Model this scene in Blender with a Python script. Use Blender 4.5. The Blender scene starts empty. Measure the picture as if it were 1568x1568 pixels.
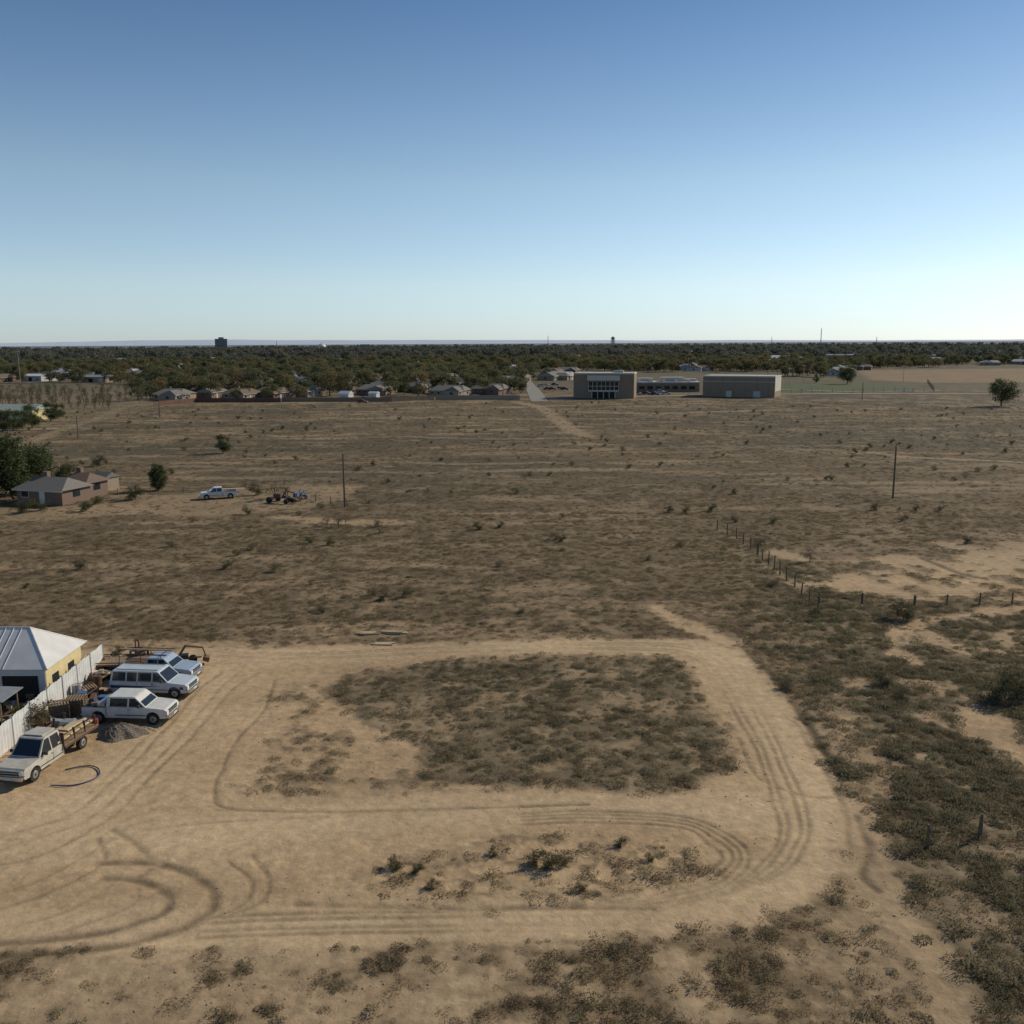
import bpy, math, random, numpy as np
from mathutils import Matrix, Vector
random.seed(7); rng=np.random.default_rng(7)
scene=bpy.context.scene
H=24.0; F=1444.0
pitch=math.atan(260/F); roll=math.radians(-0.3)
R=Matrix.Rotation(math.pi/2-pitch,3,'X') @ Matrix.Rotation(roll,3,'Z')
Rn=np.array(R)
def px_to_ground(u,v,z=0.0):  # image pixel cast through the camera onto the ground; places objects by pixel
    d=R@Vector(((u-784)/F,-(v-784)/F,-1.0)); t=(H-z)/-d.z
    return (d.x*t,d.y*t)
def px_list_to_ground(pts): return [px_to_ground(u,v) for u,v in pts]  # list of image pixels to ground points
def ground_to_px(x,y):  # projects ground points back to image pixel coordinates
    P=np.stack([x,y,np.full_like(x,-H)],-1)@Rn
    return 784+F*P[...,0]/-P[...,2], 784-F*P[...,1]/-P[...,2]
# ---------------------------------------------------------------- noise
_T=[rng.random((256,256)) for _ in range(6)]
def vn(x,y,s=0):
    xi=np.floor(x).astype(int); yi=np.floor(y).astype(int); fx=x-xi; fy=y-yi
    fx=fx*fx*(3-2*fx); fy=fy*fy*(3-2*fy); T=_T[s%6]; o=(s*37)
    a=T[(xi+o)&255,yi&255]; b=T[(xi+1+o)&255,yi&255]; c=T[(xi+o)&255,(yi+1)&255]; d=T[(xi+1+o)&255,(yi+1)&255]
    return (a*(1-fx)+b*fx)*(1-fy)+(c*(1-fx)+d*fx)*fy
def fbm(x,y,s=0,o=4):
    r=0;a=.5;t=0
    for i in range(o):
        r=r+a*vn(x*2**i+i*17.3,y*2**i+i*9.1,s+i); t+=a; a*=.5
    return r/t
def ss(a,b,x):
    t=np.clip((x-a)/(b-a),0,1); return t*t*(3-2*t)
def sdpoly(x,y,P):
    d=np.full(x.shape,1e9); ins=np.zeros(x.shape,bool); n=len(P)
    for i in range(n):
        ax,ay=P[i]; bx,by=P[(i+1)%n]; ex,ey=bx-ax,by-ay
        t=np.clip(((x-ax)*ex+(y-ay)*ey)/(ex*ex+ey*ey+1e-9),0,1)
        d=np.minimum(d,(x-ax-t*ex)**2+(y-ay-t*ey)**2)
        if abs(ey)>1e-9:
            c=((ay>y)!=(by>y))&(x<ex*(y-ay)/ey+ax); ins^=c
    d=np.sqrt(d); return np.where(ins,d,-d)
def catmull(P,k=6):
    P=[np.array(p,float) for p in P]; Q=[2*P[0]-P[1]]+P+[2*P[-1]-P[-2]]; o=[]
    for i in range(1,len(Q)-2):
        for j in range(k):
            t=j/k; a,b,c,d=Q[i-1:i+3]
            o.append(.5*((2*b)+(-a+c)*t+(2*a-5*b+4*c-d)*t*t+(-a+3*b-3*c+d)*t**3))
    o.append(P[-1]); return o
def dline(x,y,P):
    d=np.full(x.shape,1e9)
    for (ax,ay),(bx,by) in zip(P[:-1],P[1:]):
        ex,ey=bx-ax,by-ay
        t=np.clip(((x-ax)*ex+(y-ay)*ey)/(ex*ex+ey*ey+1e-9),0,1)
        d=np.minimum(d,(x-ax-t*ex)**2+(y-ay-t*ey)**2)
    return np.sqrt(d)
# ---------------------------------------------------------------- ground outlines, given in image pixels
OUTER=px_list_to_ground([(160,992),(300,992),(460,990),(700,982),(940,978),(1010,976),(1060,980),(1135,992),(1195,1055),(1235,1110),(1285,1185),(1303,1250),(1310,1320),(1290,1372),(1230,1400),(1150,1422),(1040,1445),(900,1453),(700,1453),(400,1460),(200,1468),(0,1466),(-150,1475),(-500,1400),(-500,1060),(0,1010)])
ISL1=px_list_to_ground([(545,1030),(700,1008),(900,1001),(1050,1006),(1072,1060),(1103,1110),(1138,1175),(1085,1215),(900,1214),(700,1216),(630,1204),(640,1150),(550,1105),(480,1062)])
ISL1B=px_list_to_ground([(400,1065),(500,1030),(700,1010),(760,1215),(560,1228),(345,1218),(370,1150)])
ISL2=px_list_to_ground([(500,1350),(580,1325),(700,1302),(820,1286),(960,1286),(1080,1308),(1112,1338),(1060,1362),(900,1389),(760,1384),(600,1376)])
ARR=px_list_to_ground([(1150,842),(1300,835),(1450,828),(1750,812),(1750,915),(1500,925),(1380,918),(1290,908),(1235,905),(1210,893),(1275,884),(1220,864)])
YARD=px_list_to_ground([(-80,775),(60,778),(180,768),(400,742),(560,742),(540,765),(470,778),(340,792),(180,790),(40,800),(-80,800)])
SPORT=px_list_to_ground([(1195,586),(1310,583),(1425,597),(1195,600)])
RFIELD=px_list_to_ground([(1310,567),(1900,560),(1900,586),(1420,586),(1330,582)])
LFIELD=px_list_to_ground([(-300,595),(240,592),(240,625),(90,655),(-300,650)])
GREEN=px_list_to_ground([(1150,800),(1330,930),(1700,920),(1800,1700),(1420,1700),(1330,1330),(1290,1180),(1190,1040),(1130,960)])
def L(p,k=6): return catmull(px_list_to_ground(p),k)
PATHS=[(L([(1300,1240),(1335,1340),(1385,1420),(1430,1500),(1480,1640)]),1.2,.95),
 (L([(1005,930),(1055,955),(1110,985)]),1.2,1.),
 (L([(1130,845),(1180,875),(1240,905)]),.8,.5),
 (L([(1400,1015),(1366,990),(1382,965),(1450,945),(1580,930)]),.6,.9),
 (L([(1500,1100),(1545,1145),(1640,1190)]),1.5,1.),
 (L([(1340,1165),(1360,1195),(1350,1215)]),.5,.6),
 (L([(0,1010),(160,985),(460,990)]),.8,.7),
 (L([(790,616),(830,625),(870,655),(900,668)]),3.0,.6),
 (L([(860,630),(1000,633),(1180,628)]),2.2,.7),
 (L([(1180,612),(1300,622),(1568,630)]),1.6,.5),
 (L([(1380,700),(1480,704),(1600,710)]),.9,.9),
 (L([(1300,690),(1400,700)]),.9,.6),
 (L([(600,668),(760,672),(900,670)]),.9,.6),
 (L([(560,705),(700,710),(850,708)]),.7,.5),
 (L([(300,660),(450,668),(560,664)]),1.0,.5),
 (L([(900,690),(1100,684),(1300,690)]),.8,.45),
 (L([(0,870),(150,868),(300,864)]),.8,.5),
 (L([(560,870),(640,866),(720,872)]),.6,.5),
 (L([(430,792),(520,800),(620,800)]),1.8,.8),
 (L([(20,685),(150,640),(235,618),(500,617),(800,611)]),2.2,.45)]
LANES=[(L([(-60,1440),(300,1430),(700,1422),(1000,1418),(1140,1385),(1240,1325),(1255,1240),(1215,1150),(1160,1060),(1095,1000),(1000,987),(700,992),(460,1003),(300,1000)]),1.9),
 (L([(100,1290),(300,1275),(600,1245),(900,1232),(1060,1240),(1190,1250)]),1.6),(L([(330,1030),(260,1110),(160,1210),(0,1290)]),2.2)]
RUTS_SHADE=[]
def rut_or_shade(p,w=.16,s=1.,solid=0.): RUTS_SHADE.append((L(p,7),w,s,solid))
rut_or_shade([(155,1322),(225,1322),(285,1336),(325,1362),(322,1392),(280,1420),(200,1445),(100,1458),(-40,1466)],.27,1.,1)
rut_or_shade([(160,1345),(205,1348),(245,1362),(258,1380),(240,1402),(170,1425),(80,1438),(-40,1446)],.25,1.,1)
rut_or_shade([(205,1348),(228,1335),(235,1320),(210,1295),(175,1270)],.22,.7,1)
rut_or_shade([(-20,1395),(60,1372),(120,1345),(160,1318),(150,1285)],.16,.5,1)
rut_or_shade([(-20,1375),(50,1352),(110,1322),(190,1280),(300,1262),(500,1250)],.14,.45,.6)
rut_or_shade([(420,1042),(405,1085),(360,1135),(338,1180),(328,1215),(350,1238),(500,1243),(700,1238),(900,1232)],.14,.7,.8)
rut_or_shade([(395,1030),(350,1060),(300,1120),(240,1180),(170,1250),(60,1310),(-30,1330)],.16,.6,.7)
rut_or_shade([(340,1030),(300,1060),(240,1130),(180,1190),(100,1250),(-30,1290)],.16,.6,.7)
rut_or_shade([(365,1030),(330,1060),(270,1130),(210,1190),(130,1255),(-30,1312)],.14,.45,.5)
rut_or_shade([(300,1035),(290,1070),(200,1150),(120,1225),(-20,1262)],.14,.35)
rut_or_shade([(385,1310),(410,1345),(400,1380),(340,1405)],.14,.55,1)
rut_or_shade([(350,1320),(385,1350),(370,1385),(310,1410)],.14,.55,1)
rut_or_shade([(20,1420),(90,1400),(150,1370),(185,1340)],.14,.4,.5)
rut_or_shade([(40,1440),(130,1415),(200,1385),(215,1360)],.14,.4,.5)
for o in (0,9,22,31):
    rut_or_shade([(300,996+o*.25),(460,1000+o*.3),(700,990+o*.3),(940,985+o*.3),(1050,988+o*.5),(1110-o*.5,1010+o),(1160-o,1080+o*.6),(1195-o,1150+o*.5),(1235-o*1.4,1240+o),(1230-o*2,1300+o*.6),(1180-o*2,1345+o*.4),(1080-o*2,1375+o*.3),(950,1392+o),(750,1395+o),(500,1398+o),(300,1405+o)],.15,.36)
for o in (0,10,20,34):
    rut_or_shade([(800,1246+o*.5),(900,1242+o*.5),(1040,1250+o*.5),(1110-o*.8,1275+o*.5),(1145-o*1.2,1310+o*.1),(1120-o*1.6,1350-o*.2),(1040-o*2,1378-o*.4),(900,1392-o*.1)],.14,.48,.3)
rut_or_shade([(455,1385),(700,1392),(900,1390),(1000,1392)],.20,.7,1)
rut_or_shade([(330,1240),(500,1244),(700,1240)],.16,.5,.6)
rut_or_shade([(1130,1130),(1160,1190),(1230,1218),(1275,1222)],.13,.3)
rut_or_shade([(1165,1095),(1215,1105),(1240,1150),(1290,1230),(1300,1300)],.2,.3)
rut_or_shade([(1135,990),(1190,1045),(1235,1110),(1282,1185)],.3,.9,.6)
rut_or_shade([(1310,1250),(1330,1300),(1320,1340),(1345,1365)],.22,.5)
rut_or_shade([(1412,855),(1470,878),(1500,885)],.4,1.3,1)  # shadow line of the cut bank, painted in as a dark band

def masks(x,y):
    r=np.hypot(x,y)
    wx=x+ (fbm(x/4,y/4,1)-.5)*2.2; wy=y+(fbm(x/4+50,y/4,2)-.5)*2.2
    n1=fbm(x/2.2,y/2.2,3); n2=fbm(x/9,y/9,4); n3=fbm(x/.7,y/.7,5,3)
    jit=(n3-.5)*1.3
    sand=ss(-.7,.9,sdpoly(wx,wy,OUTER)+jit)
    i1=ss(-.6,1.2,sdpoly(wx,wy,ISL1)+jit); i1b=ss(-.6,2.,sdpoly(wx,wy,ISL1B)); i2=ss(-.5,1.2,sdpoly(wx,wy,ISL2)+jit)
    core=sand.copy()
    sand=sand*(1-i1*(.25+.75*ss(.26,.48,n1*.5+n2*.3+n3*.2+.04)))
    sand=sand*(1-.7*i1b*ss(.42,.62,n1*.7+n3*.3))
    sand=sand*(1-i2*ss(.38,.52,n1*.7+n3*.3))
    arr=ss(-1,1.5,sdpoly(wx,wy,ARR)); sand=np.maximum(sand,arr*(1-.9*ss(.42,.56,n2*.55+n1*.45)))
    sand=np.maximum(sand,.55*ss(-1,2,sdpoly(wx,wy,YARD)))
    for P,w,s in PATHS:
        d=dline(wx,wy,P); sand=np.maximum(sand,s*ss(w+.8,w*.5,d+(n1-.5)*1.5+jit*.5))
    fg=ss(46,40,y)*ss(24,12,x)
    sand=np.maximum(sand,fg*ss(.40,.60,n1*.5+n2*.25+n3*.25)*.9)
    fr=ss(48,40,y)*ss(12,24,x); sand=np.maximum(sand,fr*ss(.50,.64,n1*.5+n2*.5)*.8)
    st=fbm(x/16,y/3.0,2,5)
    sand=np.maximum(sand,ss(62,75,y)*.45*ss(.56,.74,st))
    gr=ss(-4,6,sdpoly(x+(n2-.5)*14,y+(n2-.5)*8,GREEN))
    sand=np.maximum(sand,(.4+.35*gr)*ss(.54,.66,n1*.4+n2*.4+n3*.2))
    rt=np.zeros_like(x); ln=np.zeros_like(x); near=(r<150)
    if near.any():
        xx=x[near]+(n1[near]-.5)*.25; yy=y[near]; t=np.zeros_like(xx); md=(.4+1.2*ss(.35,.6,n2[near]))
        for P,w,s,so in RUTS_SHADE:
            d=dline(xx,yy,P); t=np.maximum(t,s*np.exp(-(d/w)**2)*(so+(1-so)*md))
        rt[near]=t*(.45+1.0*n3[near])
        t=np.zeros_like(xx)
        for P,w in LANES: t=np.maximum(t,ss(w+1.2,w*.4,dline(xx,yy,P)+(n1[near]-.5)*2))
        ln[near]=t
    return dict(r=r,sand=np.clip(sand,0,1),core=core,rut_or_shade=rt,green=gr,n1=n1,n2=n2,n3=n3,st=st,i1=i1,i2=i2,lane=ln)
def height(m,x,y):
    near=ss(170,110,m['r'])
    return near*((m['n1']-.5)*.16*(1-m['core']*.7)+(m['n3']-.5)*.07*(1-.6*m['lane'])-.06*m['rut_or_shade']+.10*(1-m['sand'])*(m['n1']))
# ---------------------------------------------------------------- materials
def newmat(name):
    m=bpy.data.materials.new(name); m.use_nodes=True; nt=m.node_tree; b=nt.nodes['Principled BSDF']; return m,nt,b
_mc={}
def mat(name,col,rough=.8,metal=0.,var=.15,scale=3.,bump=0.):
    if name in _mc: return _mc[name]
    m,nt,b=newmat(name); N=nt.nodes; Lk=nt.links
    tc=N.new('ShaderNodeTexCoord'); no=N.new('ShaderNodeTexNoise'); no.inputs['Scale'].default_value=scale; no.inputs['Detail'].default_value=5
    Lk.new(tc.outputs['Object'],no.inputs['Vector'])
    mx=N.new('ShaderNodeMix'); mx.data_type='RGBA'
    mx.inputs[6].default_value=(*[c*(1-var) for c in col],1); mx.inputs[7].default_value=(*[min(1,c*(1+var)) for c in col],1)
    cr=N.new('ShaderNodeMapRange'); cr.inputs[1].default_value=.3; cr.inputs[2].default_value=.7
    Lk.new(no.outputs['Fac'],cr.inputs[0]); Lk.new(cr.outputs[0],mx.inputs[0]); Lk.new(mx.outputs[2],b.inputs['Base Color'])
    b.inputs['Roughness'].default_value=rough; b.inputs['Metallic'].default_value=metal
    if bump:
        bp=N.new('ShaderNodeBump'); bp.inputs['Strength'].default_value=bump; bp.inputs['Distance'].default_value=.05
        Lk.new(no.outputs['Fac'],bp.inputs['Height']); Lk.new(bp.outputs[0],b.inputs['Normal'])
    _mc[name]=m; return m
def leafmat(name,cols,trans=.3,rnd=1.):
    m,nt,b=newmat(name); N=nt.nodes; Lk=nt.links
    oi=N.new('ShaderNodeObjectInfo'); ge=N.new('ShaderNodeNewGeometry'); 
    ad=N.new('ShaderNodeMath'); ad.operation='MULTIPLY_ADD'; ad.inputs[1].default_value=.3
    ml=N.new('ShaderNodeMath'); ml.operation='MULTIPLY'; ml.inputs[1].default_value=.7*rnd
    Lk.new(oi.outputs['Random'],ml.inputs[0]); Lk.new(ge.outputs['Random Per Island'],ad.inputs[0]); Lk.new(ml.outputs[0],ad.inputs[2])
    cr=N.new('ShaderNodeValToRGB'); e=cr.color_ramp.elements
    while len(e)<len(cols): e.new(.5)
    for i,(p,c) in enumerate(cols): e[i].position=p; e[i].color=(*c,1)
    Lk.new(ad.outputs[0],cr.inputs[0]); Lk.new(cr.outputs[0],b.inputs['Base Color']); b.inputs['Roughness'].default_value=.8
    b.inputs['Specular IOR Level'].default_value=.15
    tr=N.new('ShaderNodeBsdfTranslucent'); Lk.new(cr.outputs[0],tr.inputs['Color'])
    ms=N.new('ShaderNodeMixShader'); ms.inputs[0].default_value=trans
    Lk.new(b.outputs[0],ms.inputs[1]); Lk.new(tr.outputs[0],ms.inputs[2]); Lk.new(ms.outputs[0],N['Material Output'].inputs[0])
    return m
# ---------------------------------------------------------------- ground sheet
A=np.radians(np.concatenate([np.linspace(88,48,20)[:-1],np.linspace(48,3,860)[:-1],np.linspace(3,.04,150)]))
rad=H/np.tan(A)
B=np.radians(np.concatenate([np.linspace(-38,38,840),np.linspace(38,322,60)[1:-1]]))
nr,nc=len(rad),len(B)
RR,BB=np.meshgrid(rad,B,indexing='ij'); X=(RR*np.sin(BB)).ravel(); Y=(RR*np.cos(BB)).ravel()
M=masks(X,Y); Z=height(M,X,Y)
def mixc(a,b,t): return a*(1-t[:,None])+np.array(b)[None,:]*t[:,None]
n=len(X)
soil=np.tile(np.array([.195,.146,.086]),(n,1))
soil=mixc(soil,(.125,.098,.060),ss(.35,.65,M['n1']*.35+M['n2']*.4+M['n3']*.25))  # darker litter under scrub, with tuft shade painted into the soil colour
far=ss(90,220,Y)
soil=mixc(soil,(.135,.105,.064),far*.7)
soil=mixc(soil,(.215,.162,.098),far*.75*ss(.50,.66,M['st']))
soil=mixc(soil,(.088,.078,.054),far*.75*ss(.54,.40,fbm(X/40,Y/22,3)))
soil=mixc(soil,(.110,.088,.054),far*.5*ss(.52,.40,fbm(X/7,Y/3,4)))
soil=mixc(soil,(.126,.110,.070),M['green']*.5)
soil=mixc(soil,(.17,.14,.088),M['i1']*.5)
sandc=np.tile(np.array([.45,.328,.195]),(n,1)); sandc=mixc(sandc,(.39,.28,.165),ss(.3,.7,M['n2']))
sandc=mixc(sandc,(.49,.365,.222),.5*ss(.5,.75,M['n1']))
sandc=mixc(sandc,(.52,.39,.24),.75*M['lane'])
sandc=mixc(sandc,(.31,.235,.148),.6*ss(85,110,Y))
sandc=mixc(sandc,(.34,.255,.158),.6*ss(46,41,Y)*(1-M['core']))
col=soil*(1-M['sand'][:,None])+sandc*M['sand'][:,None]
col=col*(1-.52*np.clip(M['rut_or_shade'],0,1))[:,None]  # darkens tyre tracks and the painted shadow of the cut bank
col=mixc(col,(.085,.13,.045),ss(-3,3,sdpoly(X,Y,SPORT)))
col=mixc(col,(.26,.19,.115),.8*ss(-5,5,sdpoly(X,Y,RFIELD)))
col=mixc(col,(.20,.16,.10),.5*ss(-5,5,sdpoly(X,Y,LFIELD)))
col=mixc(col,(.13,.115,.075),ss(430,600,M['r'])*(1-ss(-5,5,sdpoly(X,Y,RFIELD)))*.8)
col=mixc(col,(.16,.18,.20),ss(2500,9000,M['r']))  # far ground lightened bluish: distance haze painted into the colour
i=np.arange(nr-1)[:,None]; j=np.arange(nc)[None,:]; j2=(j+1)%nc
q=np.stack([i*nc+j,i*nc+j2,(i+1)*nc+j2,(i+1)*nc+j],-1).reshape(-1,4)
q=q[:,::-1]
me=bpy.data.meshes.new('ground'); me.vertices.add(n+1)
co=np.zeros((n+1,3)); co[:n,0]=X; co[:n,1]=Y; co[:n,2]=Z; me.vertices.foreach_set('co',co.ravel())
fan=np.stack([np.full(nc,n),(np.arange(nc)+1)%nc,np.arange(nc)],-1)
loops=np.concatenate([q.ravel(),fan.ravel()]); me.loops.add(len(loops)); me.loops.foreach_set('vertex_index',loops.astype(np.int32))
ls=np.concatenate([np.arange(len(q))*4,len(q)*4+np.arange(nc)*3]); me.polygons.add(len(ls)); me.polygons.foreach_set('loop_start',ls.astype(np.int32))
me.update(calc_edges=True); me.validate()
me.polygons.foreach_set('use_smooth',np.ones(len(me.polygons),bool))
at=me.color_attributes.new('albedo_shade_haze','FLOAT_COLOR','POINT'); cc=np.ones((n+1,4)); cc[:n,:3]=col; cc[n,:3]=(.3,.22,.13); at.data.foreach_set('color',cc.ravel())
m,nt,b=newmat('ground_soil'); N=nt.nodes; Lk=nt.links
va=N.new('ShaderNodeVertexColor'); va.layer_name='albedo_shade_haze'; ge=N.new('ShaderNodeNewGeometry')
def noise(scale,det=6,sc=(1,1,1)):
    mp=N.new('ShaderNodeMapping'); mp.inputs['Scale'].default_value=sc; Lk.new(ge.outputs['Position'],mp.inputs[0])
    no=N.new('ShaderNodeTexNoise'); no.inputs['Scale'].default_value=scale; no.inputs['Detail'].default_value=det; no.inputs['Roughness'].default_value=.65
    Lk.new(mp.outputs[0],no.inputs[0]); return no
def rng_node(src,a,b2,c,d):
    r_=N.new('ShaderNodeMapRange'); r_.inputs[1].default_value=a; r_.inputs[2].default_value=b2; r_.inputs[3].default_value=c; r_.inputs[4].default_value=d; Lk.new(src,r_.inputs[0]); return r_.outputs[0]
na=noise(1.6,8); nb=noise(.12,6,(.4,1,1)); 
m1=N.new('ShaderNodeMath'); m1.operation='MULTIPLY'
Lk.new(rng_node(na.outputs['Fac'],.3,.7,.76,1.22),m1.inputs[0]); Lk.new(rng_node(nb.outputs['Fac'],.35,.65,.86,1.13),m1.inputs[1])
vm=N.new('ShaderNodeVectorMath'); vm.operation='SCALE'; Lk.new(va.outputs[0],vm.inputs[0]); Lk.new(m1.outputs[0],vm.inputs['Scale'])
Lk.new(vm.outputs[0],b.inputs['Base Color']); b.inputs['Roughness'].default_value=.95; b.inputs['Specular IOR Level'].default_value=.1
bp=N.new('ShaderNodeBump'); bp.inputs['Strength'].default_value=.6; bp.inputs['Distance'].default_value=.08; Lk.new(noise(3.5,8).outputs['Fac'],bp.inputs['Height']); Lk.new(bp.outputs[0],b.inputs['Normal'])
me.materials.append(m); g=bpy.data.objects.new('ground',me); scene.collection.objects.link(g)
del M
# ---------------------------------------------------------------- mesh builder
class MB:
    def __init__(s): s.v=[]; s.f=[]; s.m=[]; s.mats=[]; s.T=Matrix.Identity(4)
    def mi(s,mt):
        if mt not in s.mats: s.mats.append(mt)
        return s.mats.index(mt)
    def add(s,V,Fc,mt):
        o=len(s.v); s.v+= [tuple(s.T@Vector(p)) for p in V]; k=s.mi(mt)
        for f in Fc: s.f.append([o+a for a in f]); s.m.append(k)
    def box(s,c,d,mt,rz=0,ry=0):
        x,y,z=[a/2 for a in d]; Mx=Matrix.Translation(c)@Matrix.Rotation(rz,4,'Z')@Matrix.Rotation(ry,4,'Y')
        V=[Mx@Vector(p) for p in [(-x,-y,-z),(x,-y,-z),(x,y,-z),(-x,y,-z),(-x,-y,z),(x,-y,z),(x,y,z),(-x,y,z)]]
        s.add(V,[(3,2,1,0),(4,5,6,7),(0,1,5,4),(1,2,6,5),(2,3,7,6),(3,0,4,7)],mt)
    def cyl(s,p0,p1,r0,r1,mt,k=8):
        p0=Vector(p0);p1=Vector(p1); d=(p1-p0); Q=d.to_track_quat('Z','Y').to_matrix(); V=[]
        for p,r in((p0,r0),(p1,r1)):
            for i in range(k):
                a=2*math.pi*i/k; V.append(p+Q@Vector((r*math.cos(a),r*math.sin(a),0)))
        s.add(V,[(i,(i+1)%k,k+(i+1)%k,k+i) for i in range(k)]+[tuple(range(k))[::-1],tuple(range(k,2*k))],mt)
    def prism(s,P,y0,y1,mt):
        k=len(P); V=[(a,y0,c) for a,c in P]+[(a,y1,c) for a,c in P]
        s.add(V,[tuple(range(k)),tuple(range(k,2*k))[::-1]]+[((i+1)%k,i,k+i,k+(i+1)%k) for i in range(k)],mt)
    def poly(s,P,mt): s.add(P,[tuple(range(len(P)))],mt)
    def mesh(s,name,warp=None):
        V=[warp(p) for p in s.v] if warp else s.v
        me=bpy.data.meshes.new(name); me.from_pydata(V,[],s.f)
        for mt in s.mats: me.materials.append(mt)
        me.polygons.foreach_set('material_index',s.m); me.update(); return me
    def obj(s,name,loc=(0,0,0),rz=0,bevel=0,warp=None,sc=1):
        o=bpy.data.objects.new(name,s.mesh(name,warp)); o.location=(loc[0],loc[1],loc[2] if len(loc)>2 else 0); o.rotation_euler=(0,0,rz); o.scale=(sc,)*3
        scene.collection.objects.link(o)
        if bevel:
            md=o.modifiers.new('b','BEVEL'); md.width=bevel; md.segments=2; md.limit_method='ANGLE'; md.angle_limit=.6
        return o
WHITE=mat('white_paint',(.56,.56,.53),.35,0,.10,2); DUSTW=mat('old_white_paint',(.46,.44,.38),.5,0,.15,3)
NAVY=mat('navy_paint',(.03,.05,.11),.3,0,.15,2); GLASS=mat('window_glass',(.02,.028,.035),.08,0,.1,2)
TIRE=mat('tire_rubber',(.02,.02,.02),.9); HUB=mat('wheel_steel',(.4,.4,.4),.4,.7); CHROME=mat('chrome',(.55,.55,.55),.25,.9)
BLK=mat('black_plastic',(.03,.03,.03),.6); LAMP=mat('headlamp_lens',(.7,.7,.68),.15); AMB=mat('tail_lamp',(.3,.03,.02),.3)
WOOD=mat('weathered_wood',(.22,.16,.10),.9,0,.3,6,.4); LUM=mat('fresh_lumber',(.48,.38,.23),.85,0,.15,5); POLEW=mat('pole_wood',(.13,.095,.065),.9)
BRICK=mat('brick_wall',(.18,.125,.095),.9,0,.2,8,.3); TANW=mat('tan_stucco',(.30,.24,.175),.9,0,.1,2); ROOFG=mat('grey_shingle',(.17,.16,.145),.95,0,.2,6,.3)
ROOFB=mat('brown_shingle',(.15,.11,.082),.95,0,.2,6,.3); ROOFW=mat('white_metal_roof',(.58,.58,.56),.45,0,.08,1); RUST=mat('rusty_iron',(.12,.07,.045),.8,.3,.3,8)
BLUE=mat('blue_plastic',(.05,.13,.27),.6); RED=mat('red_paint',(.25,.05,.04),.5); YEL=mat('yellow_siding',(.58,.48,.26),.8,0,.08,2); BARK=mat('bark',(.10,.075,.055),.95,0,.3,5,.5)
CONC=mat('concrete',(.34,.31,.27),.9,0,.12,1.5); STREET=mat('worn_street_asphalt',(.22,.205,.18),.95,0,.12,.4); SCHW=mat('school_brick',(.23,.17,.12),.9,0,.08,.6); CREAM=mat('cream_fascia',(.50,.47,.40),.7,0,.05,1)
GREENR=mat('green_metal_roof',(.30,.35,.29),.6,0,.08,1); SID=mat('white_siding',(.5,.51,.51),.7,0,.08,2); GALV=mat('galvanised_steel',(.35,.36,.37),.5,.5)
FENW=mat('white_fence_metal',(.60,.61,.60),.55,0,.12,1.5); HAZEB=mat('hazy_concrete',(.22,.24,.27),.9); HILL=mat('hazy_hill',(.44,.52,.62),1.,0,.05,.001); DARK=mat('dark_interior',(.015,.014,.013),.9)  # hill and far concrete carry distance haze in their base colour
GRAVR=mat('pale_gravel_roof',(.42,.41,.38),.9,0,.1,.5)
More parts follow.
